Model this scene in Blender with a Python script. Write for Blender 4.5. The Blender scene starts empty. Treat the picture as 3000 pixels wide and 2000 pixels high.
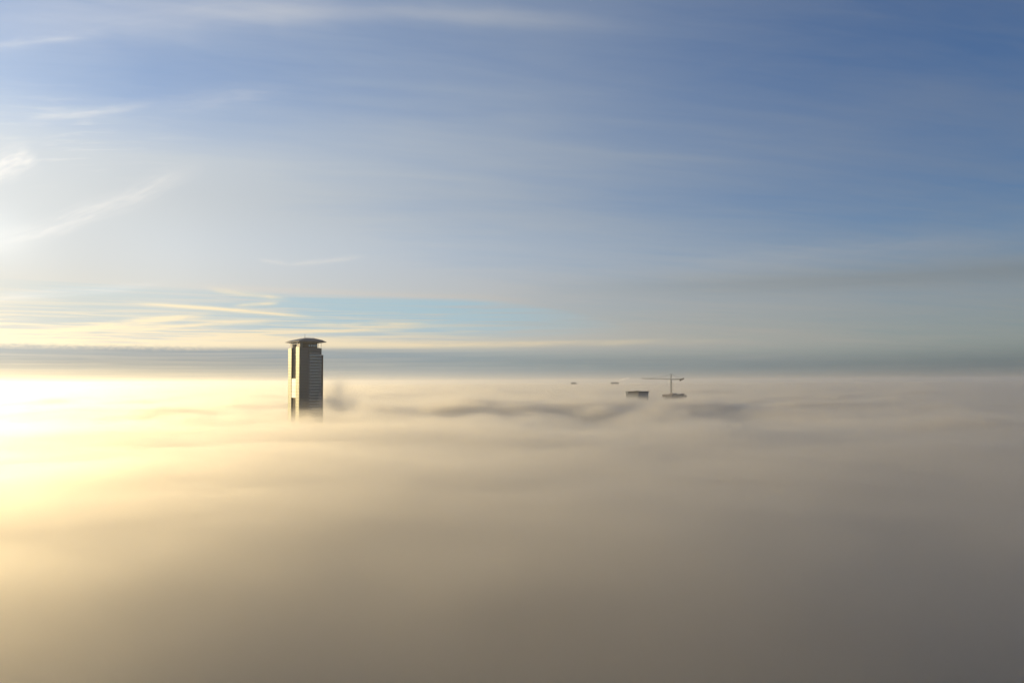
import bpy, bmesh, math, random
import numpy as np
from mathutils import Vector, Matrix

random.seed(7)
R = math.radians
SC = bpy.context.scene
COL = SC.collection

# ------------------------------------------------------------------ camera
FPX = 2355.0                      # focal length in pixels of the 3000 px wide photograph
CAM_Z = 140.0
PITCH, ROLL = R(2.84), R(0.31)
cam_d = bpy.data.cameras.new('camera')
cam_d.sensor_width = 36.0
cam_d.lens = 36.0 * FPX / 3000.0
cam_d.clip_start, cam_d.clip_end = 0.5, 120000.0
cam = bpy.data.objects.new('camera', cam_d)
COL.objects.link(cam)
CAM_M = Matrix.Rotation(R(90) + PITCH, 3, 'X') @ Matrix.Rotation(-ROLL, 3, 'Z')
cam.matrix_world = Matrix.Translation((0, 0, CAM_Z)) @ CAM_M.to_4x4()
SC.camera = cam


def ray(px, py):
    return CAM_M @ Vector(((px - 1500) / FPX, (1000 - py) / FPX, -1.0))


def at(px, py, Y):
    d = ray(px, py)
    t = Y / d.y
    return Vector((d.x * t, Y, CAM_Z + d.z * t))


def ae(px, py):                    # direction in degrees: azimuth from +Y, elevation
    d = ray(px, py).normalized()
    return math.degrees(math.atan2(d.x, d.y)), math.degrees(math.asin(d.z))


SUN_AZ, SUN_EL = -52.0, 8.5
SV = Vector((math.sin(R(SUN_AZ)) * math.cos(R(SUN_EL)), math.cos(R(SUN_AZ)) * math.cos(R(SUN_EL)), math.sin(R(SUN_EL))))
SKY_TINT, SKY_K = (0.77, 1.0, 1.36), 0.10

# ------------------------------------------------------------------ render settings
SC.render.engine = 'CYCLES'
cy = SC.cycles
cy.use_denoising = True
try:
    cy.denoiser = 'OPENIMAGEDENOISE'
    cy.denoising_input_passes = 'RGB_ALBEDO_NORMAL'
except Exception:
    pass
cy.max_bounces = 14
cy.diffuse_bounces = 3
cy.glossy_bounces = 3
cy.transmission_bounces = 2
cy.volume_bounces = 12
cy.transparent_max_bounces = 48
cy.use_adaptive_sampling = True
cy.adaptive_threshold = 0.02
cy.sample_clamp_indirect = 8.0
SC.view_settings.view_transform = 'Standard'
SC.view_settings.look = 'None'
SC.view_settings.gamma = 1.0
SC.view_settings.exposure = 0.0


# ------------------------------------------------------------------ node helper
class S:
    """A scalar socket with operators that add Math nodes."""
    tree = None

    def __init__(self, sock):
        self.s = sock

    @staticmethod
    def op(kind, *args, clamp=False):
        n = S.tree.nodes.new('ShaderNodeMath')
        n.operation = kind
        n.use_clamp = clamp
        for i, a in enumerate(args):
            if isinstance(a, S):
                S.tree.links.new(a.s, n.inputs[i])
            else:
                n.inputs[i].default_value = float(a)
        return S(n.outputs[0])

    def __add__(a, b): return S.op('ADD', a, b)
    __radd__ = __add__
    def __sub__(a, b): return S.op('SUBTRACT', a, b)
    def __rsub__(a, b): return S.op('SUBTRACT', b, a)
    def __mul__(a, b): return S.op('MULTIPLY', a, b)
    __rmul__ = __mul__
    def __truediv__(a, b): return S.op('DIVIDE', a, b)
    def __rtruediv__(a, b): return S.op('DIVIDE', b, a)


def exp_(a): return S.op('EXPONENT', a)
def clamp_(a): return S.op('ADD', a, 0.0, clamp=True)
def max_(a, b): return S.op('MAXIMUM', a, b)
def min_(a, b): return S.op('MINIMUM', a, b)


def smooth(x, a, b):
    n = S.tree.nodes.new('ShaderNodeMapRange')
    n.interpolation_type = 'SMOOTHSTEP'
    for i, v in ((0, x), (1, a), (2, b)):
        if isinstance(v, S):
            S.tree.links.new(v.s, n.inputs[i])
        else:
            n.inputs[i].default_value = v
    n.inputs[3].default_value = 0.0
    n.inputs[4].default_value = 1.0
    return S(n.outputs[0])


def vec(x, y, z=0.0):
    n = S.tree.nodes.new('ShaderNodeCombineXYZ')
    for i, v in enumerate((x, y, z)):
        if isinstance(v, S):
            S.tree.links.new(v.s, n.inputs[i])
        else:
            n.inputs[i].default_value = v
    return n.outputs[0]


def noise(v, scale=1.0, detail=4.0, rough=0.55, distort=0.0):
    n = S.tree.nodes.new('ShaderNodeTexNoise')
    n.noise_dimensions = '3D'
    S.tree.links.new(v, n.inputs['Vector'])
    n.inputs['Scale'].default_value = scale
    n.inputs['Detail'].default_value = detail
    n.inputs['Roughness'].default_value = rough
    n.inputs['Distortion'].default_value = distort
    return S(n.outputs[0])


def rgb(c):
    n = S.tree.nodes.new('ShaderNodeRGB')
    n.outputs[0].default_value = (*c, 1)
    return n.outputs[0]


def mixc(f, a, b, blend='MIX'):
    n = S.tree.nodes.new('ShaderNodeMix')
    n.data_type = 'RGBA'
    n.blend_type = blend
    n.clamp_factor = True
    for i, v in ((0, f), (6, a), (7, b)):
        if isinstance(v, S):
            S.tree.links.new(v.s, n.inputs[i])
        elif isinstance(v, (int, float)):
            n.inputs[i].default_value = v
        else:
            S.tree.links.new(v, n.inputs[i])
    return n.outputs[2]


def scalec(c, f):
    n = S.tree.nodes.new('ShaderNodeVectorMath')
    n.operation = 'SCALE'
    S.tree.links.new(c, n.inputs[0])
    if isinstance(f, S):
        S.tree.links.new(f.s, n.inputs['Scale'])
    else:
        n.inputs['Scale'].default_value = f
    return n.outputs[0]


# ------------------------------------------------------------------ sky
def build_world():
    w = bpy.data.worlds.new('World')
    SC.world = w
    w.cycles.sampling_method = 'NONE'
    w.use_nodes = True
    nt = w.node_tree
    nt.nodes.clear()
    S.tree = nt
    L = nt.links.new
    sky = nt.nodes.new('ShaderNodeTexSky')
    sky.sky_type = 'NISHITA'
    sky.sun_disc = False
    sky.sun_elevation = R(SUN_EL)
    sky.sun_rotation = R(SUN_AZ)
    sky.altitude = 140
    sky.air_density = 1.0
    sky.dust_density = 0.6
    sky.ozone_density = 3.0

    tc = nt.nodes.new('ShaderNodeTexCoord')
    nrm = nt.nodes.new('ShaderNodeVectorMath')
    nrm.operation = 'NORMALIZE'
    L(tc.outputs['Generated'], nrm.inputs[0])
    sep = nt.nodes.new('ShaderNodeSeparateXYZ')
    L(nrm.outputs[0], sep.inputs[0])
    dx, dy, dz = (S(o) for o in sep.outputs)
    DEG = 180 / math.pi
    az = S.op('ARCTAN2', dx, dy) * DEG
    el = S.op('ARCSINE', dz) * DEG
    dot = nt.nodes.new('ShaderNodeVectorMath')
    dot.operation = 'DOT_PRODUCT'
    L(nrm.outputs[0], dot.inputs[0])
    dot.inputs[1].default_value = SV
    gam = S.op('ARCCOSINE', min_(S(dot.outputs['Value']), 0.99999)) * DEG      # angle from the sun

    # brightness of thin cloud lit from behind: strong forward scattering
    phase = 0.91 * exp_(gam * (-1 / 71.0)) + 0.07 * exp_(gam * gam * (-1 / 260.0)) + 0.055 * exp_(gam * gam * (-1 / 1700.0))

    def soft_line(p0, p1, width, strength, bend=0.0, ends=0.25, rough=0.5, freq=0.5, taper=0.0):
        """a soft streak of cirrus along a great stretch of sky between two directions"""
        a0, a1 = ae(*p0), ae(*p1)
        ux, uy = a1[0] - a0[0], a1[1] - a0[1]
        ln = math.hypot(ux, uy)
        ux, uy = ux / ln, uy / ln
        rx, ry = az - a0[0], el - a0[1]
        t = (rx * ux + ry * uy) * (1 / ln)
        c = ry * ux - rx * uy
        if bend:
            c = c - (bend / 41.1) * 4.0 * (t * (1.0 - t))
        wd = width / 41.1
        wob = noise(vec(t * ln * 0.22, p0[0] * 0.013 + p0[1] * 0.031), 1.0, 2.0)
        c = c + (wob - 0.5) * (wd * 1.0)
        k = c * (1 / wd)
        m_ = exp_(k * k * -1.0) * smooth(t, 0.0, ends) * smooth(t, 1.0, 1.0 - ends)
        if rough:
            f = noise(vec(t * ln * freq, c * 3.0, p0[1] * 0.07), 1.0, 5.0, 0.6)
            m_ = m_ * (1.0 - rough + (2.0 * rough) * smooth(f, 0.3, 0.7))
        return m_ * strength

    # plane coordinates of a cloud sheet overhead, so that noise foreshortens toward the horizon
    inv = 1.0 / (max_(dz, 0.0) + 0.055)
    cu, cv = dx * inv, dy * inv
    rot = R(-14)
    pu = cu * math.cos(rot) - cv * math.sin(rot)
    pv = cu * math.sin(rot) + cv * math.cos(rot)
    big = noise(vec(pu * 0.30, pv * 0.55, 3.3), 1.0, 4.0, 0.5, 0.5)
    mid = noise(vec(pu * 0.55, pv * 1.7, 7.7), 1.0, 6.0, 0.6, 0.7)
    fib = noise(vec(pu * 1.4, pv * 9.0, 1.1), 1.0, 6.0, 0.62, 0.5)
    rib = noise(vec(az * 0.22 + el * 0.25, el * 2.6 - az * 0.35, 5.1), 1.0, 4.0, 0.6, 0.3)
    bands = noise(vec(az * 0.055, el * 1.9, 2.2), 1.0, 6.0, 0.6, 0.25)
    fine = noise(vec(az * 0.11 + el * 0.3, el * 5.5, 9.2), 1.0, 5.0, 0.6, 0.35)

    # --- clear blue above, Nishita
    base = scalec(mixc(1.0, sky.outputs[0], rgb(SKY_TINT), 'MULTIPLY'), SKY_K)

    # --- high veil of cirrostratus
    side = smooth(gam, 95.0, 22.0)
    low = smooth(el, 22.0, 6.0)
    va = 0.10 + 0.20 * exp_((az + 4.0) * (az + 4.0) * -0.0035) * smooth(el, 9.0, 18.0) + 0.08 * exp_((az - 2.0) * (az - 2.0) * -0.003) + 0.58 * side * (0.55 + 0.45 * low) + 0.42 * low * (0.55 + 0.45 * side)
    va = va + 0.25 * smooth(gam, 50.0, 24.0) * smooth(el, 18.0, 12.0) - 0.10 * smooth(el, 14.0, 22.0) * side
    va = va + (big - 0.5) * 0.55 + (mid - 0.5) * 0.40 + (fib - 0.5) * 0.22 + 0.22 * smooth(el, 10.0, 4.0) * smooth(az, -2.0, 20.0)
    va = clamp_(min_(va, 0.97))
    warm_low = smooth(el, 10.0, 2.5)
    veil_c = mixc(warm_low, rgb((0.88, 0.985, 1.10)), rgb((1.03, 0.995, 0.90)))
    veil_c = mixc(smooth(gam, 60.0, 92.0) * 0.8, veil_c, rgb((1.05, 1.05, 0.99)))
    veil_c = mixc(smooth(gam, 48.0, 20.0) * (0.45 * smooth(el, 19.0, 11.0) + 0.4 * smooth(el, 8.0, 4.0)), veil_c, rgb((1.02, 0.985, 0.86)))
    col = mixc(va, base, scalec(veil_c, phase * (1.0 + 0.10 * smooth(el, 13.0, 8.0) * smooth(az, -29.0, -22.0))))

    # --- thin streaks in the veil
    st = soft_line((-120, 742), (640, 462), 24, 0.34, bend=-14, ends=0.35)
    st = st + soft_line((-160, 560), (115, 442), 30, 0.55, ends=0.2, rough=0.6, freq=0.9)
    st = st + soft_line((40, 352), (480, 300), 9, 0.30, ends=0.3)
    st = st + soft_line((380, 315), (900, 262), 26, 0.14, ends=0.4)
    st = st + soft_line((-120, 142), (330, 92), 10, 0.22, ends=0.35)
    st = st + soft_line((240, 62), (2000, 96), 24, 0.26, bend=92, ends=0.4, rough=0.1, freq=0.12)
    st = st + soft_line((-300, 40), (1150, -40), 64, 0.26, ends=0.3, rough=0.1, freq=0.15)
    st = st + soft_line((750, 757), (850, 775), 6, 0.34, ends=0.3)
    st = st + soft_line((815, 777), (1090, 748), 7, 0.34, ends=0.3)
    st = st + soft_line((-200, 885), (520, 832), 12, 0.34, ends=0.3, freq=0.25)
    st = st + soft_line((1900, 775), (3200, 660), 26, 0.12, ends=0.3, rough=0.3)
    # fibrous ripples left of the streak
    ribm = smooth(rib, 0.50, 0.72) * exp_(((az + 28.5) * (az + 28.5)) * -0.05 - ((el - 15.2) * (el - 15.2)) * 0.16)
    st = st + ribm * 0.30
    st = clamp_(st * (0.25 + 0.6 * mid + 0.6 * fib))
    col = mixc(st, col, scalec(rgb((1.06, 1.03, 0.98)), phase * 1.18 + 0.07))

    # --- parhelion: the bright spot in the ice cloud level with the sun
    pa, pe = ae(-25, 695)
    k1, k2 = (az - pa) * (1 / 2.0), (el - pe) * (1 / 1.5)
    dog = exp_(k1 * k1 * -1.0 - k2 * k2)
    k3, k4 = (az - pa) * (1 / 9.0), (el - pe - 0.4) * (1 / 5.0)
    dog2 = exp_(k3 * k3 * -1.0 - k4 * k4)
    glow = scalec(rgb((1.0, 0.97, 0.86)), dog * 0.11 + dog2 * 0.05)

    # --- the clear wedge under the veil
    over = max_(az + 4.0, 0.0)
    up = 6.2 - 0.018 * (az + 21.0) - 0.012 * over * over
    up = up + (bands - 0.5) * 0.45
    wl = smooth(el, up + 0.12, up - 0.35) * smooth(el, 2.6, 4.0)
    wl = wl * (0.42 * smooth(az, -36.0, -27.0) + 0.58 * smooth(az, -25.0, -11.0)) * smooth(az, 11.0, -5.0)
    wl = clamp_(wl * (1.0 - 0.72 * smooth(fine, 0.47, 0.66)))
    wedge_c = scalec(rgb((0.355, 0.535, 0.625)), phase * 0.5 + 0.76)
    col = mixc(wl * 0.78, col, wedge_c)
    edge = exp_(((el - up - 0.16) * (1 / 0.24)) * ((el - up - 0.16) * (1 / 0.24)) * -1.0) * smooth(az, -24.0, -17.0) * smooth(az, 8.0, -6.0)
    col = mixc(edge * 0.34, col, scalec(rgb((1.1, 1.0, 0.88)), phase * 1.12))

    gl = (el - 6.5) * (1 / 0.75)
    gl = exp_(gl * gl * -1.0) * smooth(az, -4.0, 22.0) * (0.35 + 0.5 * bands)
    col = mixc(gl * 0.75, col, scalec(rgb((0.84, 0.96, 1.0)), phase * 0.80))
    # --- cream streaks above the far bank
    hair = noise(vec(az * 0.16 - el * 0.2, el * 11.0, 6.4), 1.0, 4.0, 0.6, 0.3)
    cm = 0.25 * smooth(el, 5.8, 4.6) + 0.75 * smooth(el, 4.7, 3.3)
    cr = smooth(fine * 0.44 + bands * 0.26 + hair * 0.30 + 0.06 * smooth(el, 3.9, 2.6), 0.46, 0.56)
    cm = cm * cr * smooth(az, 5.0, -19.0)
    cm = cm + soft_line((330, 884), (960, 932), 4.5, 1.05, bend=4, ends=0.3, rough=0.2)
    cm = cm + soft_line((260, 978), (820, 936), 6, 0.7, bend=3, ends=0.3, rough=0.3)
    cm = cm + soft_line((-100, 975), (520, 948), 7, 0.6, bend=-3, ends=0.3, rough=0.3)
    cm = cm + soft_line((560, 990), (1250, 956), 6, 0.6, bend=3, ends=0.3, rough=0.3)
    cm = cm + soft_line((590, 842), (860, 880), 7, 0.45, ends=0.3)
    cm = cm + soft_line((670, 896), (830, 887), 5, 0.55, ends=0.3)
    cm = cm + soft_line((60, 992), (640, 918), 8, 0.9, bend=6, ends=0.3)
    cm = cm + soft_line((780, 953), (1330, 944), 5, 0.45, ends=0.3)
    cm = cm + soft_line((-300, 1004), (2300, 992), 8, 0.60, ends=0.3, freq=0.3)
    col = mixc(clamp_(cm) * 0.9, col, scalec(rgb((1.22, 1.03, 0.70)), phase * 1.12 + 0.13))

    # --- far grey bank standing on the horizon, its top edge rippled on the sunny side
    rip = noise(vec(az * 2.4, el * 5.0, 4.0), 1.0, 3.0, 0.6, 0.6)
    etop = 2.28 - 0.45 * smooth(az, 2.0, 25.0) + (rip - 0.5) * 0.28 * smooth(az, -16.0, -23.0) + 0.001 * (az + 32.0) + (bands - 0.5) * 0.25
    bank = smooth(el, etop + 0.34 + 0.45 * smooth(az, -14.0, 20.0), etop - 0.20 - 1.10 * smooth(az, -14.0, 10.0))
    bank = bank * (0.90 - 0.12 * smooth(fine, 0.4, 0.7))
    near_h = smooth(el, 1.9, -0.2)
    bank_c = mixc(near_h * smooth(gam, 62.0, 22.0), mixc(smooth(gam, 60.0, 30.0), rgb((0.78, 1.02, 1.12)), rgb((0.74, 1.02, 1.28))), rgb((1.13, 1.08, 0.80)))
    bank_b = phase * (0.57 + 0.10 * smooth(el, 1.0, 2.2) + 0.12 * (bands - 0.5)) - 0.16 * smooth(gam, 52.0, 24.0) + near_h * 0.15 * smooth(gam, 66.0, 22.0)
    bank_b = bank_b + 0.04 * smooth(gam, 95.0, 50.0) * near_h
    nh2 = near_h * near_h * near_h
    bank_c = mixc(nh2 * 0.85, bank_c, rgb((1.10, 0.98, 0.80)))
    bank_b = bank_b + phase * 0.20 * nh2
    col = mixc(bank, col, scalec(bank_c, bank_b))

    add = nt.nodes.new('ShaderNodeVectorMath')
    add.operation = 'ADD'
    L(col, add.inputs[0])
    L(glow, add.inputs[1])
    bg = nt.nodes.new('ShaderNodeBackground')
    out = nt.nodes.new('ShaderNodeOutputWorld')
    L(add.outputs[0], bg.inputs[0])
    bg.inputs[1].default_value = 1.0
    L(bg.outputs[0], out.inputs[0])


build_world()

sun_d = bpy.data.lights.new('sun', 'SUN')
sun_d.energy = 4.9
sun_d.angle = R(0.5)
sun_d.color = (1.0, 0.74, 0.36)
sun = bpy.data.objects.new('sun', sun_d)
COL.objects.link(sun)
SV = Vector((math.sin(R(SUN_AZ)) * math.cos(R(SUN_EL)), math.cos(R(SUN_AZ)) * math.cos(R(SUN_EL)), math.sin(R(SUN_EL))))
sun.rotation_euler = (-SV).to_track_quat('-Z', 'Y').to_euler()
sun.location = (-300, 300, 400)


# ------------------------------------------------------------------ numpy noise
def _hash(ix, iy, seed):
    h = (ix.astype(np.int64) * 374761393 + iy.astype(np.int64) * 668265263 + seed * 1442695041) & 0xffffffff
    h = ((h ^ (h >> 13)) * 1274126177) & 0xffffffff
    return (h ^ (h >> 16)) & 0xffffffff


def gnoise(x, y, seed):
    ix, iy = np.floor(x), np.floor(y)
    fx, fy = x - ix, y - iy
    def g(ox, oy):
        a = _hash(ix + ox, iy + oy, seed) / 4294967296.0 * 2 * np.pi
        return np.cos(a) * (fx - ox) + np.sin(a) * (fy - oy)
    u = fx ** 3 * (fx * (fx * 6 - 15) + 10)
    v = fy ** 3 * (fy * (fy * 6 - 15) + 10)
    a = g(0, 0) * (1 - u) + g(1, 0) * u
    b = g(0, 1) * (1 - u) + g(1, 1) * u
    return (a * (1 - v) + b * v) * 1.5


def fbm(x, y, seed, octaves=4, gain=0.5):
    s, a = 0.0, 1.0
    for o in range(octaves):
        s = s + a * gnoise(x * 2 ** o + 13.7 * o, y * 2 ** o - 7.3 * o, seed + o)
        a *= gain
    return s


def gauss(x, y, cx, cy_, rx, ry):
    return np.exp(-((x - cx) / rx) ** 2 - ((y - cy_) / ry) ** 2)


def fog_top(x, y):
    r2 = x * x + y * y
    r = np.sqrt(r2)
    far = np.clip((r - 450) / 450.0, 0.0, 1.0)
    t = 97.0 - r2 / (2 * 6371000.0)
    t = t + (3.4 + 3.0 * far * np.clip(3000.0 / (r + 1.0), 0.3, 1.0)) * fbm(x / 430, y / 430, 3, 4, 0.5)
    t = t + 10.5 * far * np.clip(3000.0 / (r + 1.0), 0.3, 1.0) * fbm(x / 165, y / 230, 17, 5, 0.55)
    t = t + 5.0 * np.exp(-((y - 390 - 0.10 * x + 60 * gnoise(x / 300, y / 900, 9)) / 210) ** 2)
    t = t + 5.0 * np.exp(-((y - 610 - 0.12 * x + 70 * gnoise(x / 260, y / 900, 29)) / 80) ** 2)
    t = t - 12.0 * np.exp(-r2 / 165.0 ** 2)
    t = t - 19.0 * gauss(x, y, 140, 1070, 350, 210)
    t = t + 9.0 * gauss(x, y, -30, 1310, 240, 80) + 8.0 * gauss(x, y, 300, 1370, 220, 90)
    t = t - 30.0 * gauss(x, y, -410, 890, 400, 100)
    t = t - 11.0 * gauss(x, y, 390, 1850, 380, 260)
    t = t - 8.5 * gauss(x, y, 388, 1872, 55, 60)
    return t


# ------------------------------------------------------------------ materials
def mat(name):
    m = bpy.data.materials.new(name)
    m.use_nodes = True
    nt = m.node_tree
    nt.nodes.clear()
    return m, nt


def vol_mat(name, color, density, g):
    m, nt = mat(name)
    out = nt.nodes.new('ShaderNodeOutputMaterial')
    v = nt.nodes.new('ShaderNodeVolumePrincipled')
    v.inputs['Color'].default_value = (*color, 1)
    v.inputs['Density'].default_value = density
    v.inputs['Anisotropy'].default_value = g
    nt.links.new(v.outputs[0], out.inputs['Volume'])
    return m


def link(name, me, material=None, parent=None):
    o = bpy.data.objects.new(name, me)
    COL.objects.link(o)
    if material is not None:
        me.materials.append(material)
    if parent is not None:
        o.parent = parent
    return o


def tag(o, label=None, cat=None, kind=None, group=None):
    for k, v in (('label', label), ('category', cat), ('kind', kind), ('group', group)):
        if v:
            o[k] = v
    return o


# ------------------------------------------------------------------ fog sea
def polar_grid():
    ang = np.concatenate([np.arange(-60, 60.01, 0.3), np.arange(68, 298 - 0.1, 6.0)])
    rad = 25.0 * 1.022 ** np.arange(0, 320)
    return np.radians(ang), rad


def sheet(name, zfun, material, parent=None, bottom=None):
    """a wide undulating sheet round the origin; with a bottom it becomes a closed body"""
    ang, rad = polar_grid()
    na, nr = len(ang), len(rad)
    A, Rr = np.meshgrid(ang, rad)
    X, Y = Rr * np.sin(A), Rr * np.cos(A)
    verts = [np.stack([X, Y, zfun(X, Y)], -1).reshape(-1, 3),
             np.array([[0, 0, float(zfun(np.zeros(1), np.zeros(1))[0])]])]
    ctr = nr * na
    i = np.arange(nr - 1)[:, None]
    j = np.arange(na)[None, :]
    j2 = (j + 1) % na
    q = np.stack(np.broadcast_arrays(i * na + j, (i + 1) * na + j, (i + 1) * na + j2, i * na + j2), -1).reshape(-1, 4)
    jj = np.arange(na)
    k2 = (jj + 1) % na
    polys = [q]
    tris = [np.stack([np.full(na, ctr), jj, k2], -1)]
    if bottom is not None:
        last = (nr - 1) * na
        ring_ = verts[0][last:last + na].copy()
        ring_[:, 2] = bottom
        b0 = ctr + 1
        verts.append(ring_)
        verts.append(np.array([[0, 0, bottom]]))
        polys.append(np.stack([last + jj, b0 + jj, b0 + k2, last + k2], -1))
        tris.append(np.stack([np.full(na, b0 + na), b0 + k2, b0 + jj], -1))
    V = np.concatenate(verts)
    Q, Tr = np.concatenate(polys)[:, ::-1], np.concatenate(tris)[:, ::-1]
    loops = np.concatenate([Q.ravel(), Tr.ravel()]).astype(np.int32)
    starts = np.concatenate([np.arange(len(Q)) * 4, len(Q) * 4 + np.arange(len(Tr)) * 3]).astype(np.int32)
    me = bpy.data.meshes.new(name)
    me.vertices.add(len(V))
    me.vertices.foreach_set('co', V.astype(np.float32).ravel())
    me.loops.add(len(loops))
    me.loops.foreach_set('vertex_index', loops)
    me.polygons.add(len(starts))
    me.polygons.foreach_set('loop_start', starts)
    me.update(calc_edges=True)
    me.validate()
    if me.polygons[na * 5].normal.z < 0:
        me.flip_normals()
    me.polygons.foreach_set('use_smooth', [True] * len(me.polygons))
    me.update()
    return link(name, me, material, parent)


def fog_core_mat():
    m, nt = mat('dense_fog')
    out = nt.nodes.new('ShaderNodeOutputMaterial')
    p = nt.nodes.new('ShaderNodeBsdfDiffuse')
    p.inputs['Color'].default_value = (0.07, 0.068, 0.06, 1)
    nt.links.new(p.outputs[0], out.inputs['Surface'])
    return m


ALB = (0.90, 0.883, 0.845)
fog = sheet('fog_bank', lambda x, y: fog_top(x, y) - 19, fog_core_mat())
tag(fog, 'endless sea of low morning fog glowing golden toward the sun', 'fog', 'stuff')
LAYERS = [   # offset, noise amplitude, noise scale, density
    (15.0, 9.0, 90.0, 0.0009),
    (11.0, 8.0, 115.0, 0.0015),
    (7.0, 7.0, 60.0, 0.0028),
    (4.0, 5.5, 85.0, 0.007),
    (1.0, 4.0, 70.0, 0.018),
    (-3.0, 3.0, 120.0, 0.032),
    (-8.0, 3.0, 150.0, 0.045),
]
PUFF = at(984, 1164, 970.0)      # a wisp that climbs behind the tower, another that rolls past its foot
WISP = at(912, 1240, 930.0)
for k, (off, amp, sc, den) in enumerate(LAYERS):
    def zf(x, y, k=k, off=off, amp=amp, sc=sc):
        n_ = fbm(x / sc, y / sc, 40 + 7 * k, 3, 0.5)
        soft = 1.0 + 1.1 * gauss(x, y, -255, 965, 110, 100) + 0.35 * gauss(x, y, 370, 1880, 150, 110)
        z_ = fog_top(x, y) + off * soft + amp * np.clip(0.45 + np.sqrt(x * x + y * y) / 1100.0, 0, 1) * n_
        if k in (3, 4):
            z_ = z_ + 2.6 * np.clip((np.sqrt(x * x + y * y) - 500) / 500, 0, 1) * fbm(x / 40, y / 52, 90 + k, 3, 0.55)
        z_ = z_ + 3.2 * gauss(x, y, -262, 950, 90, 90) * fbm(x / 17 + .3 * y / 17, y / 30, 120 + 3 * k, 3, 0.55)
        lump = fbm(x / 26, y / 30, 71 + k, 3, 0.55)
        if k < 5:
            z_ = z_ + (14 - 1.2 * k) * gauss(x, y, WISP.x + 3 * (k % 3), WISP.y, 18, 50) * (1 + .8 * lump)
        return z_
    sheet('mist_layer', zf, vol_mat('mist', ALB, den, 0.762), fog, bottom=-60.0 - 3 * k)

# puffs: one rises in the tower's shadow, others heave up along the banks
PUFF_MATS = [vol_mat('puff_mist', ALB, d_, 0.77) for d_ in (0.0035, 0.0055, 0.0075, 0.010)]


def puff(loc, rx, ry, rz, seed, lean=0.0, shells=(1.25, 1.0, 0.78, 0.55), mats=None):
    for k, sc_ in enumerate(shells):
        bm = bmesh.new()
        bmesh.ops.create_icosphere(bm, subdivisions=4, radius=1.0)
        P = np.array([v.co[:] for v in bm.verts])
        dsp = 1 + .36 * fbm(P[:, 0] * 1.6 + P[:, 2] * 1.1 + 3, P[:, 1] * 1.6 - P[:, 2] * 1.3 + k * .2, seed, 4, .55)
        for v, d_ in zip(bm.verts, dsp):
            v.co = Vector((v.co.x * rx, v.co.y * ry, v.co.z * rz + v.co.x * lean)) * float(d_) * sc_ + Vector((0, 0, -.28 * rz * (1 - sc_)))
        me = bpy.data.meshes.new('mist_puff')
        bm.to_mesh(me)
        bm.free()
        me.polygons.foreach_set('use_smooth', [True] * len(me.polygons))
        pf = link('mist_puff', me, (mats or PUFF_MATS)[k], fog)
        pf.location = loc


puff(PUFF, 17, 20, 22, 81, 5.0)
puff(at(1012, 1184, 957.0), 26, 22, 13, 93, 3.0)
THICK = [vol_mat('bank_mist', ALB, d_, 0.77) for d_ in (0.004, 0.012, 0.030)]
SPOTS = ((1120, 1200, 34, 9), (1165, 1184, 30, 10), (1235, 1172, 40, 12), (1290, 1196, 34, 11), (1335, 1168, 46, 12), (1400, 1182, 36, 12),
         (1462, 1160, 52, 13), (1500, 1194, 36, 11), (1560, 1176, 44, 13), (1625, 1190, 40, 12), (1690, 1176, 48, 13), (1745, 1200, 34, 11),
         (1240, 1226, 24, 8), (1400, 1222, 28, 9), (1560, 1226, 26, 8), (1040, 1214, 26, 8), (1905, 1206, 40, 13), (1850, 1226, 34, 10), (2100, 1166, 60, 12),
         (2330, 1186, 50, 12), (2620, 1172, 64, 13), (2850, 1200, 50, 11), (800, 1226, 24, 8), (690, 1206, 34, 9), (560, 1222, 30, 9), (420, 1206, 38, 10), (300, 1222, 34, 9))
for i, (px_, py_, w_, h_) in enumerate(SPOTS):
    d_ = ray(px_, py_)
    Yp = (97.0 - CAM_Z) / (d_.z / d_.y)
    puff(at(px_, py_, Yp) + Vector((0, 0, -3.0)), w_, w_ * .8, h_, 200 + 9 * i, 2.0, (1.3, 1.0, 0.75), THICK)
puff(at(902, 1232, 955.0), 12, 20, 9, 611, -3.0, (1.3, 1.0, 0.7), THICK)

# ground below the fog
bm = bmesh.new()
bmesh.ops.create_grid(bm, x_segments=2, y_segments=2, size=30000)
me = bpy.data.meshes.new('ground')
bm.to_mesh(me)
bm.free()
m, nt = mat('ground_soil')
o_ = nt.nodes.new('ShaderNodeOutputMaterial')
d_ = nt.nodes.new('ShaderNodeBsdfDiffuse')
d_.inputs[0].default_value = (0.06, 0.06, 0.05, 1)
nt.links.new(d_.outputs[0], o_.inputs[0])
g = link('ground', me, m)
g.location.z = -10.0
tag(g, 'flat dark ground hidden under the fog', 'ground', 'structure')

# thin haze round everything
bm = bmesh.new()
bmesh.ops.create_cube(bm, size=1.0)
me = bpy.data.meshes.new('haze')
bm.to_mesh(me)
bm.free()
hz = link('haze', me, vol_mat('haze_air', (0.97, 0.97, 0.97), 5.2e-5, 0.7))
hz.scale = (64000, 64000, 330)
hz.location = (0, 0, 196 - 165)
tag(hz, 'thin pale haze filling the air above the fog', 'haze', 'stuff')
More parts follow.
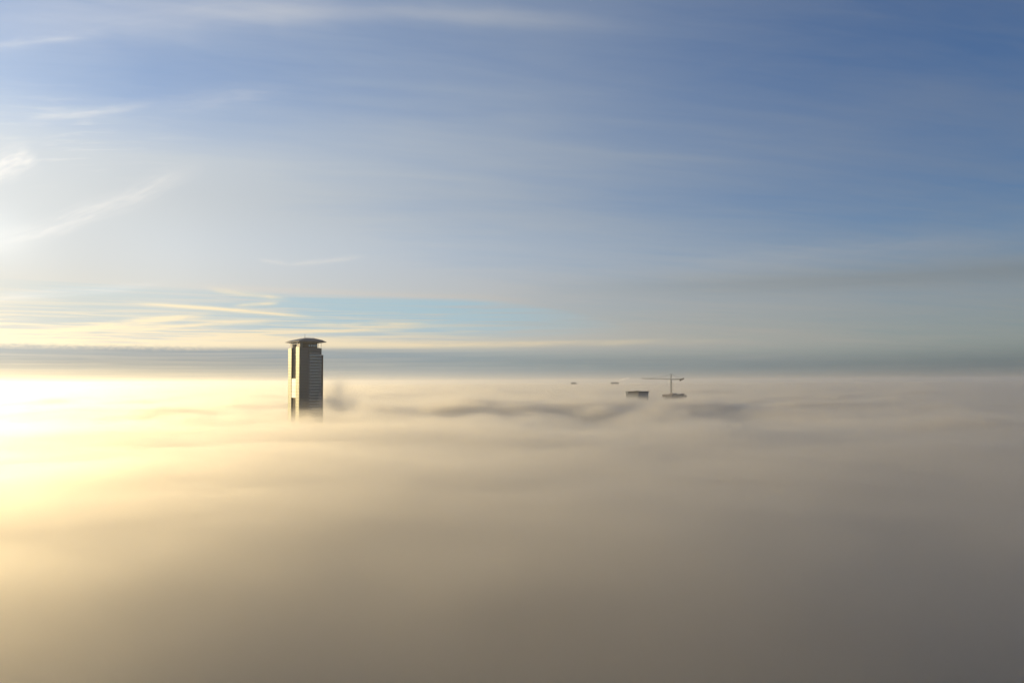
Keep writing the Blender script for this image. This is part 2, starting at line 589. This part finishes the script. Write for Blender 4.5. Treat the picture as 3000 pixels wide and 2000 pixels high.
# ------------------------------------------------------------------ mesh helpers
class MB:
    """collects simple shapes and links them as ONE mesh object"""

    def __init__(self):
        self.bm = bmesh.new()

    def box(self, x0, x1, y0, y1, z0, z1):
        v = [self.bm.verts.new((x, y, z)) for z in (z0, z1) for x, y in ((x0, y0), (x1, y0), (x1, y1), (x0, y1))]
        for f in ((3, 2, 1, 0), (4, 5, 6, 7), (0, 1, 5, 4), (1, 2, 6, 5), (2, 3, 7, 6), (3, 0, 4, 7)):
            self.bm.faces.new([v[i] for i in f])
        return self

    def prism(self, poly, z0, z1):
        b = [self.bm.verts.new((x, y, z0)) for x, y in poly]
        t = [self.bm.verts.new((x, y, z1)) for x, y in poly]
        n = len(poly)
        self.bm.faces.new(b[::-1])
        self.bm.faces.new(t)
        for i in range(n):
            j = (i + 1) % n
            self.bm.faces.new((b[i], b[j], t[j], t[i]))
        return self

    def loft(self, rings):
        rs = [[self.bm.verts.new(p) for p in r] for r in rings]
        n = len(rs[0])
        self.bm.faces.new(rs[0][::-1])
        self.bm.faces.new(rs[-1])
        for a, b in zip(rs[:-1], rs[1:]):
            for i in range(n):
                j = (i + 1) % n
                self.bm.faces.new((a[i], a[j], b[j], b[i]))
        return self

    def bar(self, p0, p1, r, n=4, r1=None):
        p0, p1 = Vector(p0), Vector(p1)
        d = (p1 - p0).normalized()
        u = d.cross(Vector((0, 0, 1)) if abs(d.z) < 0.95 else Vector((1, 0, 0))).normalized()
        w = d.cross(u)
        rr = (r, r if r1 is None else r1)
        rings = []
        for p, q in zip((p0, p1), rr):
            rings.append([p + (u * math.cos(2 * math.pi * (k + .5) / n) + w * math.sin(2 * math.pi * (k + .5) / n)) * q for k in range(n)])
        return self.loft(rings)

    def build(self, name, material, parent=None, bevel=0.0):
        bmesh.ops.recalc_face_normals(self.bm, faces=self.bm.faces)
        if bevel:
            bmesh.ops.bevel(self.bm, geom=self.bm.edges, offset=bevel, segments=1, affect='EDGES', profile=0.6)
        me = bpy.data.meshes.new(name)
        self.bm.to_mesh(me)
        self.bm.free()
        return link(name, me, material, parent)


def empty(name, loc, rz=0.0):
    o = bpy.data.objects.new(name, None)
    COL.objects.link(o)
    o.location = loc
    o.rotation_euler = (0, 0, rz)
    return o


def surf_mat(name, color, rough=0.6, spec=0.4, metal=0.0, joint=None, vary=0.12, vscale=0.25, coat=0.0, col_joint=None):
    """procedural surface: base colour with patchy weathering and, if asked, storey and panel joints"""
    m, nt = mat(name)
    S.tree = nt
    out = nt.nodes.new('ShaderNodeOutputMaterial')
    p = nt.nodes.new('ShaderNodeBsdfPrincipled')
    tc = nt.nodes.new('ShaderNodeTexCoord')
    n1 = noise(tc.outputs['Object'], vscale, 5.0, 0.6)
    sp = nt.nodes.new('ShaderNodeSeparateXYZ')
    nt.links.new(tc.outputs['Object'], sp.inputs[0])
    x, y, z = (S(o) for o in sp.outputs)
    f = (1.0 - vary) + 2 * vary * n1
    if joint:
        jz = S.op('FRACT', z * (1.0 / joint))
        f = f * (1.0 - 0.42 * (smooth(jz, 0.16, 0.08)))
    if col_joint:
        jx = S.op('FRACT', (x + y) * (1.0 / col_joint))
        f = f * (1.0 - 0.22 * (smooth(jx, 0.10, 0.05)))
    nt.links.new(scalec(rgb(color), f), p.inputs['Base Color'])
    p.inputs['Roughness'].default_value = rough
    p.inputs['Specular IOR Level'].default_value = spec
    p.inputs['Metallic'].default_value = metal
    nt.links.new((rough + 0.25 * (n1 - 0.5)).s, p.inputs['Roughness'])
    nt.links.new(p.outputs[0], out.inputs[0])
    return m


M = {
    'clad': surf_mat('sunlit_cladding', (0.58, 0.60, 0.42), 0.38, 0.6, metal=0.25, joint=3.65, col_joint=2.1, vary=0.10),  # sunny-side cladding, the sun's yellow put into the base colour
    'clad_dark': surf_mat('grey_cladding', (0.045, 0.078, 0.084), 0.5, 0.5, joint=3.65, col_joint=1.8, vary=0.15),
    'sill': surf_mat('grey_sill', (0.26, 0.26, 0.24), 0.5, 0.5),
    'glass': surf_mat('dark_glazing', (0.022, 0.025, 0.03), 0.10, 0.15, joint=3.65, vary=0.3, vscale=0.4),
    'window': surf_mat('window_glazing', (0.52, 0.57, 0.57), 0.22, 0.8, metal=0.75, vary=0.35, vscale=0.6),
    'bright': surf_mat('sun_glint_panels', (0.85, 0.82, 0.72), 0.36, 0.8, metal=0.6, joint=3.65, vary=0.06),  # same cladding, made paler and glossier to carry the sun's reflection
    'roof': surf_mat('roof_metal', (0.062, 0.06, 0.054), 0.45, 0.5, vary=0.15),
    'white': surf_mat('white_frame', (0.85, 0.84, 0.78), 0.5, 0.5),
    'steel': surf_mat('dark_steel', (0.06, 0.06, 0.06), 0.5, 0.5),
    'conc': surf_mat('raw_concrete', (0.27, 0.25, 0.23), 0.9, 0.2, vary=0.3, vscale=0.3),
    'screen': surf_mat('form_boards', (0.19, 0.16, 0.14), 0.85, 0.2, vary=0.3),
    'brick': surf_mat('grey_brick', (0.23, 0.22, 0.21), 0.9, 0.2, joint=3.2, vary=0.2),
    'crane': surf_mat('crane_paint', (0.13, 0.095, 0.045), 0.55, 0.4, vary=0.2),
    'weight': surf_mat('ballast_concrete', (0.05, 0.045, 0.04), 0.9, 0.2),
}
GROUND_Z = -10.0

# ------------------------------------------------------------------ the tower
TY = 1000.0
tc_ = at(895, 1100, TY)
TB = GROUND_Z
ROT = R(42.1)
tower = empty('tower', (tc_.x, TY, TB), ROT)
tag(tower, 'tall office tower with a flat overhanging roof rising out of the fog', 'tower')


def tz(py):                        # height above the tower's base of a row of the photograph
    return at(895, py, TY).z - TB


H = 16.3
zb, zs, zc, ze = tz(1020), tz(1040), tz(1007.5), tz(1004)
FL = 3.65
# body: a shaft with a deep slot in its sunny side and a lower bay at its right corner
MB().prism([(-H, -H), (11.0, -H), (11.0, H - 3), (-H + 3, H - 3), (-H, H - 3), (-H, 4.6), (-H + 1.6, 4.6), (-H + 1.6, -7.2), (-H, -7.2)], 0, zb) \
    .build('shaft', M['clad_dark'], tower)
# strips that frame the slot on the sunny side, sunlight yellow in their colour
MB().box(-H - 0.5, -H + 0.3 - 0.305, -H + 0.35, -7.2, 0, zb + 0.8).build('sunlit_strip', M['clad'], tower)
MB().box(-H - 0.5, -H - 0.005, 4.6, H - 3.4, 0, zb - 0.6).build('sunlit_strip', M['clad'], tower)
MB().box(-H + 2.2, H - 2.0, H - 2.99, H - 1.2, 0, zb - 3).build('rear_bay', M['clad_dark'], tower)
# lower bay at the right corner
MB().box(11.005, 13.4, -H + 0.5, H - 3.5, 0, zb - 0.3).build('corner_bay', M['clad_dark'], tower)
MB().box(13.405, H, -H + 1.6, H - 4.5, 0, zs).build('corner_bay', M['glass'], tower)
# glazing in the slot: two dark lengths, cladding between them with sun glint in its colour
z1, z2 = tz(1108.5), tz(1164)
ztop = tz(1019)
MB().box(-H + 1.0, -H + 1.595, -7.0, 4.4, z1, ztop).build('dark_glazing', M['glass'], tower)
MB().box(-H + 1.0, -H + 1.595, -7.0, 4.4, 40, z2).build('dark_glazing', M['glass'], tower)
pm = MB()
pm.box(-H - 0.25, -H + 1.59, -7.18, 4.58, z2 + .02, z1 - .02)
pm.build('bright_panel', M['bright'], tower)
for zz in (z2 + 3.65 * 2, z2 + 3.65 * 3.4):
    MB().box(-H - 0.6, -H - 0.26, -6.9, 4.3, zz, zz + 0.5).build('ledge', M['clad'], tower)
# projecting vertical fin and cornice on the shaded front
MB().box(-4.9, -3.7, -H - 0.55, -H - 0.005, 0, zb - 2.0).build('fin', M['clad_dark'], tower)
MB().box(-3.6, 10.95, -H - 0.7, -H - 0.005, tz(1037.5), tz(1034.0)).build('cornice', M['sill'], tower)
MB().box(-H + .1, -5.0, -H - 0.28, -H - 0.005, 0, zb - 1.0).build('front_panel', M['clad_dark'], tower)

# windows of the shaded front, row over row; the rows that stand out of the fog one by one
wm = MB().box(-0.7, 0.7, -0.20, 0.20, -0.8, 0.8).build('window', M['window'], tower)
proto_used = False
rest = MB()
NC = 7
cols = [(-2.55 + 2.02 * i, -H) for i in range(NC)] + [(12.2, -H + .5)]
nrow = 0
z = tz(1041.5)
while z > 60:
    for cx, fy_ in cols:
        if nrow < 12:
            o = wm if not proto_used else wm.copy()
            if proto_used:
                COL.objects.link(o)
                o.parent = tower
            proto_used = True
            o.location = (cx, fy_ - 0.10, z)
        else:
            rest.box(cx - .7, cx + .7, fy_ - .30, fy_ + .1, z - .8, z + .8)
    nrow += 1
    z -= FL
r_ = rest.build('window', M['window'], tower)
r_['kind'] = 'stuff'
# mullions and spandrels that frame those windows
gm = MB()
for i in range(NC + 1):
    gx = -2.55 + 2.02 * (i - 0.5)
    gm.box(gx - .14, gx + .14, -H - 0.5, -H - 0.006, 40, tz(1038.5))
gm.build('mullion', M['clad_dark'], tower)

# set-back crown under the roof
MB().prism([(-H + 4.2, -H + 2.2), (8.6, -H + 2.2), (8.6, H - 6), (-H + 4.2, H - 6)], zb, ze + 1.0).build('crown', M['glass'], tower)
MB().box(-H + .6, -H + 4.0, -H + .9, -9.6, zb + 0.01, ze + .4).build('crown_pier', M['clad_dark'], tower)
for yy in (-8.2, 5.4, 9.2):
    MB().box(-H + 0.5, -H + 1.3, yy - .75, yy + .75, zb - .2 if yy > 0 else zb + .02, ze + .3).build('column', M['white'], tower)
MB().box(-H + 0.4, -H + 1.2, -7.7, 4.9, tz(1008.8), tz(1007.2)).build('beam', M['white'], tower)
MB().box(-H - 0.4, -H + 0.6, -10.6, -7.4, zb + .81, zb + 1.5).build('parapet', M['white'], tower)
MB().box(-H - 0.4, -H + 0.6, 4.8, H - 3.6, zb - .59, zb + .2).build('parapet', M['white'], tower)
for xx in (-2.6, 0.6, 3.8, 6.6):
    MB().box(xx - .75, xx + .75, -H + 2.02, -H + 2.195, tz(1016), tz(1010.5)).build('crown_window', M['window'], tower)
for xx in (9.6, 13.2):
    MB().bar((xx, -H + 1.5, zb - .3), (xx, -H + 1.5, ze + .3), 0.22, 6).build('column', M['steel'], tower)
# roof: a broad thin wing-like slab, thick in its middle
E = 19.4


def ring(e, zz, cx=0, cy=0):
    c = 0.22 * e
    return [(cx + sx, cy + sy, zz) for sx, sy in ((-e + c * .2, -e + c * .2), (e - c * .2, -e + c * .2), (e - c * .2, e - c * .2), (-e + c * .2, e - c * .2))]


zt = tz(990.5)
MB().loft([ring(E - 5.5, ze - 0.6), ring(E, ze + 0.5), ring(E, ze + 0.9), ring(E - 5.0, zt - 2.5, 1.0, -1.0), ring(E - 14.0, zt, 1.5, -3.0)]).build('roof', M['roof'], tower)
MB().bar((-H + 12, -6, zt - .1), (-H + 12, -6, tz(979)), 0.30, 6, 0.14).build('antenna', M['steel'], tower)

# ------------------------------------------------------------------ block with a columned top storey
BY = 1900.0


def bz(py, px=1870, Y=BY):
    return at(px, py, Y).z - GROUND_Z


c = at(1867, 1150, BY)
blk = empty('apartment_block', (c.x, BY, GROUND_Z), R(42))
tag(blk, 'square grey block with a columned top storey, left of the crane', 'building')
hw = 19.6
zt2, zf2 = bz(1145.6), bz(1150.6)
MB().box(-hw + 1.2, hw - 1.2, -hw + 1.2, hw - 1.2, 0, zf2 - .8).build('wall', M['brick'], blk)
MB().box(-hw + 0.4, hw - 0.4, -hw + 0.4, hw - 0.4, zf2 - .79, zf2).build('ledge', M['conc'], blk)
MB().box(-hw + 3.8, hw - 1.3, -hw + 2.4, hw - 3.8, zf2 + .01, zt2 - 1.2).build('penthouse', M['glass'], blk)
MB().box(-hw, hw, -hw, hw, zt2 - 1.19, zt2).build('roof', M['steel'], blk)
for k in range(7):
    t = -hw + 1.5 + k * (2 * hw - 3) / 6
    MB().box(-hw + .5, -hw + 1.5, t - .55, t + .55, zf2 + .01, zt2 - 1.2).build('column', M['conc'], blk)
for k in range(1, 7):
    t = -hw + 1.5 + k * (2 * hw - 3) / 6
    MB().box(t - .55, t + .55, -hw + .5, -hw + 1.5, zf2 + .01, zt2 - 1.2).build('column', M['conc'], blk)
wp = None
for fl in range(6):
    for k in range(6):
        for side in (0, 1):
            t = -hw + 4.5 + k * (2 * hw - 9) / 5
            if wp is None:
                wp = MB().box(-1.3, 1.3, -.12, .12, -.9, .9).build('window', M['window'], blk)
                o = wp
            else:
                o = wp.copy()
                COL.objects.link(o)
                o.parent = blk
            o.location = (t, -hw + 1.12, zf2 - 3.4 - 3.2 * fl) if side == 0 else (-hw + 1.12, t, zf2 - 3.4 - 3.2 * fl)
            o.rotation_euler = (0, 0, 0 if side == 0 else R(90))
MB().box(3, 8, 2, 9, zt2 + .002, zt2 + 1.3).build('roof_unit', M['steel'], blk)

# ------------------------------------------------------------------ building under construction
c = at(1976, 1150, BY)
site = empty('building_shell', (c.x, BY, GROUND_Z), R(30))
tag(site, 'unfinished concrete building shell with ragged top beneath the tower crane', 'building')
z0 = bz(1152.5, 1976)
sw, sd = 22.0, 15.5
MB().box(-sw, sw, -sd, sd, 0, z0 - 16).build('lower_storeys', M['conc'], site)
for k in range(5):
    zz = z0 - 16 + 3.3 * k
    e = 0.0 if k < 4 else 1.5
    MB().box(-sw + e, sw - e - (6 if k == 4 else 0), -sd, sd, zz + .002, zz + .45).build('floor_slab', M['conc'], site)
    if k < 4:
        MB().box(-sw + 3.5, sw - 3.5, -sd + 3, sd - 3, zz + .46, zz + 3.28).build('infill_wall', M['screen'], site)
        for i in range(8):
            xx = -sw + 1 + i * (2 * sw - 2) / 7
            for yy in (-sd + .8, sd - .8):
                MB().box(xx - .4, xx + .4, yy - .4, yy + .4, zz + .46, zz + 3.29).build('column', M['conc'], site)
        for i in range(1, 5):
            yy = -sd + 1 + i * (2 * sd - 2) / 5
            for xx in (-sw + .8, sw - .8):
                MB().box(xx - .4, xx + .4, yy - .4, yy + .4, zz + .46, zz + 3.29).build('column', M['conc'], site)
zz = z0 - 16 + 3.3 * 4 + .46
MB().box(-9, 3, -6, 8, zz, zz + 2.9).build('lift_core', M['conc'], site)
rs = random.Random(4)
for i in range(9):                 # form boards standing round the top deck
    xx = -sw + 3 + i * 4.4
    hh = rs.uniform(0.9, 2.6)
    MB().box(xx - 1.9, xx + 1.9, -sd + .1, -sd + .5, zz, zz + hh).build('form_board', M['screen'], site)
for i in range(6):
    yy = -sd + 3 + i * 5
    MB().box(-sw + 1.6, -sw + 2.0, yy - 2.0, yy + 2.0, zz, zz + rs.uniform(.8, 2.2)).build('form_board', M['screen'], site)
# safety screens that hang out from the two ends
for sx, zt_, n in ((-1, z0 - 1.8, 3), (1, z0 - 4.6, 3)):
    for i in range(n):
        y0 = -sd + i * 2 * sd / n
        b_ = MB()
        x0 = sx * (sw + .02)
        x1 = sx * (sw + 3.4)
        b_.loft([[(x0, y0 + .3, zt_ - 5.2 - .3 * i), (x0 + sx * .5, y0 + .3, zt_ - 5.4 - .3 * i), (x0 + sx * .5, y0 + 9.6, zt_ - 5.4 - .3 * i), (x0, y0 + 9.6, zt_ - 5.2 - .3 * i)],
                 [(x1 - sx * .5, y0 + .3, zt_ - 2.4), (x1, y0 + .3, zt_ - 2.6), (x1, y0 + 9.6, zt_ - 2.6), (x1 - sx * .5, y0 + 9.6, zt_ - 2.4)],
                 [(x1 - sx * 1.6, y0 + .3, zt_ + .2), (x1 - sx * 1.1, y0 + .3, zt_), (x1 - sx * 1.1, y0 + 9.6, zt_), (x1 - sx * 1.6, y0 + 9.6, zt_ + .2)]])
        b_.build('safety_screen', M['screen'], site)

# ------------------------------------------------------------------ tower crane
c = at(1967, 1150, BY + 22)
KY = BY + 22.0


def kz(py):
    return at(1967, py, KY).z - GROUND_Z


zj, za = kz(1111.5), kz(1095)
crane = empty('tower_crane', (c.x, KY, GROUND_Z), R(-10))
tag(crane, 'tower crane with a long jib standing over the unfinished building', 'crane')


def lattice(mb, p0, p1, w, h, n, r, rb):
    """square lattice girder from p0 to p1"""
    p0, p1 = Vector(p0), Vector(p1)
    d = (p1 - p0).normalized()
    u = Vector((0, 1, 0)) if abs(d.y) < 0.9 else Vector((1, 0, 0))
    v = d.cross(u).normalized()
    cs = [(-w, -h), (w, -h), (w, h), (-w, h)]
    for a, b in cs:
        mb.bar(p0 + u * a + v * b, p1 + u * a + v * b, r)
    for k in range(n):
        q0, q1 = p0 + (p1 - p0) * (k / n), p0 + (p1 - p0) * ((k + 1) / n)
        for i in range(4):
            a, b = cs[i], cs[(i + 1) % 4]
            if k % 2:
                a, b = b, a
            mb.bar(q0 + u * a[0] + v * a[1], q1 + u * b[0] + v * b[1], rb)
            mb.bar(q1 + u * cs[i][0] + v * cs[i][1], q1 + u * cs[(i + 1) % 4][0] + v * cs[(i + 1) % 4][1], rb)


mb = MB()
lattice(mb, (0, 0, 0), (0, 0, zj - 6.2), 1.4, 1.4, 44, 0.50, 0.24)
mb.build('mast', M['crane'], crane)
MB().box(-1.6, 1.6, -1.6, 1.6, zj - 6.1, zj - 4.6).build('slewing_ring', M['weight'], crane)
mb = MB()
lattice(mb, (-0.2, 0, zj - 4.6), (-.6, 0, zj + .4), 1.1, 1.1, 3, 0.26, 0.14)
mb.build('turntable', M['crane'], crane)
cab = MB().box(-1.1, 1.3, -3.1, -1.35, zj - 3.6, zj - 1.2).build('cab', M['white'], crane)
MB().box(-1.12, 1.32, -3.2, -3.11, zj - 2.7, zj - 1.4).build('cab_window', M['glass'], cab)
mb = MB()
for sx in (-1.0, 1.0):
    for sy in (-.9, .9):
        mb.bar((sx - .3, sy, zj + .4), (sx * .25, sy * .25, za), 0.52)
mb.box(-.7, .7, -.7, .7, za - 1.2, za)

mb.build('apex', M['crane'], crane)
JL, CL = 70.0, 30.0
mb = MB()                           # triangular jib girder
n = 34
for y_, z_ in ((-.75, 0), (.75, 0), (0, 1.5)):
    mb.bar((-1.2, y_, zj + .5 + z_), (-JL, y_ * .8, zj + 2.4 + z_ * .8), 0.36)
for k in range(n):
    xa, xb = -1.2 - (JL - 1.2) * k / n, -1.2 - (JL - 1.2) * (k + 1) / n
    ra, rb_ = 1.9 * k / n, 1.9 * (k + 1) / n
    for sy in (-.75, .75):
        mb.bar((xa, sy, zj + .5 + ra), ((xa + xb) / 2, 0, zj + 2.0 + (ra + rb_) / 2), .09)
        mb.bar(((xa + xb) / 2, 0, zj + 2.0 + (ra + rb_) / 2), (xb, sy, zj + .5 + rb_), .09)
    mb.bar((xa, -.75, zj + .5 + ra), (xb, .75, zj + .5 + rb_), .09)
mb.build('jib', M['crane'], crane)
mb = MB()
lattice(mb, (1.2, 0, zj + .4), (CL, 0, zj + .9), 0.8, 0.7, 14, 0.45, 0.2)
mb.box(3, 19, -1.1, 1.1, zj - .3, zj - .12)
mb.build('counter_jib', M['crane'], crane)
MB().box(19.6, 23.0, -1.3, 1.3, zj - 3.4, zj - .12).build('counterweight', M['weight'], crane)
MB().box(26.6, 29.8, -1.3, 1.3, zj + 1.5, zj + 3.6).build('winch_house', M['weight'], crane)
MB().box(23.6, 26.4, -1.1, 1.1, zj - 1.6, zj + 1.4).build('counterweight', M['weight'], crane)
mb = MB()
for x_, z_ in ((-26, zj + 2.7), (-48, zj + 3.3), (18, zj + 1.3), (28, zj + 1.4)):
    mb.bar((0, 0, za - .2), (x_, 0, z_), 0.10, 5)
mb.build('tie_bar', M['steel'], crane)
trl = MB().box(-12.4, -10.2, -.9, .9, zj - .25, zj + .35).build('trolley', M['weight'], crane)
MB().bar((-11.3, 0, zj - .25), (-11.3, 0, zj - 5.6), .07, 5).build('hoist_rope', M['steel'], trl)
MB().box(-11.7, -10.9, -.3, .3, zj - 6.9, zj - 5.6).build('hook_block', M['weight'], trl)

# ------------------------------------------------------------------ far roofs that just break the fog
def far_roof(name, label, px0, px1, py, Y, depth, kind):
    p0, p1 = at(px0, py, Y), at(px1, py, Y)
    w2 = (p1.x - p0.x) / 2
    t_ = empty(name, ((p0.x + p1.x) / 2, Y, GROUND_Z), R(12))
    tag(t_, label, 'building')
    zt_ = p0.z - GROUND_Z
    if kind == 'dome':
        MB().box(-w2, w2, -depth, depth, 0, zt_ - 4).build('wall', M['brick'], t_)
        MB().loft([[(math.cos(a) * w2 * f, math.sin(a) * depth * f, zt_ - 4 + h_) for a in [i * math.pi / 8 for i in range(16)]]
                   for f, h_ in ((.98, .01), (.86, 1.6), (.62, 3.0), (.25, 4.0))]).build('roof', M['roof'], t_)
    else:
        MB().box(-w2 + 1, w2 - 1, -depth, depth, 0, zt_ - 3).build('wall', M['brick'], t_)
        MB().loft([[(-w2, -depth - 1, zt_ - 2.99), (w2, -depth - 1, zt_ - 2.99), (w2, depth + 1, zt_ - 2.99), (-w2, depth + 1, zt_ - 2.99)],
                   [(-w2, -depth - 1, zt_ - .6), (w2, -depth - 1, zt_ - 1.6), (w2, depth + 1, zt_ - 1.6), (-w2, depth + 1, zt_ - .6)],
                   [(-w2 + 6, -depth + 3, zt_), (w2 - 12, -depth + 3, zt_ - .9), (w2 - 12, depth - 3, zt_ - .9), (-w2 + 6, depth - 3, zt_)]]).build('roof', M['roof'], t_)
        MB().bar((w2 - 8, 0, zt_ - 2.6), (w2 - 8, 0, zt_ + 3.5), 1.2, 10).build('chimney', M['brick'], t_)
    return t_


FYY = 9000.0
far_roof('rooftop', 'tiny domed roof barely breaking the fog near the horizon', 1673, 1688, 1119.4, FYY, 16, 'dome')
far_roof('rooftop', 'small flat roof near the horizon with white steam above it', 1790, 1812, 1119.2, FYY, 20, 'flat')

# drifting steam from the far roof
bm = bmesh.new()
sp0, sp1 = at(1806, 1117, FYY), at(1843, 1106, FYY)
rs = random.Random(11)
for k in range(9):
    f = k / 8
    p = sp0.lerp(sp1, f) + Vector((rs.uniform(-6, 6), rs.uniform(-6, 6), rs.uniform(-5, 5)))
    rr = (6 + 9 * math.sin(math.pi * min(1, f * .9 + .1))) * rs.uniform(.75, 1.15)
    res = bmesh.ops.create_icosphere(bm, subdivisions=3, radius=rr)
    for v in res['verts']:
        nrm_ = v.co.normalized()
        v.co *= 1 + .22 * math.sin(nrm_.x * 5 + k) * math.cos(nrm_.z * 6 - k) + .1 * math.sin(nrm_.y * 11)
        v.co.x *= 1.3
        v.co += p
me = bpy.data.meshes.new('steam')
bm.to_mesh(me)
bm.free()
st = link('steam', me, vol_mat('steam_vapour', (.998, .997, .99), .06, .3))
tag(st, 'wisp of white steam drifting over a far roof near the horizon', 'steam', 'stuff')
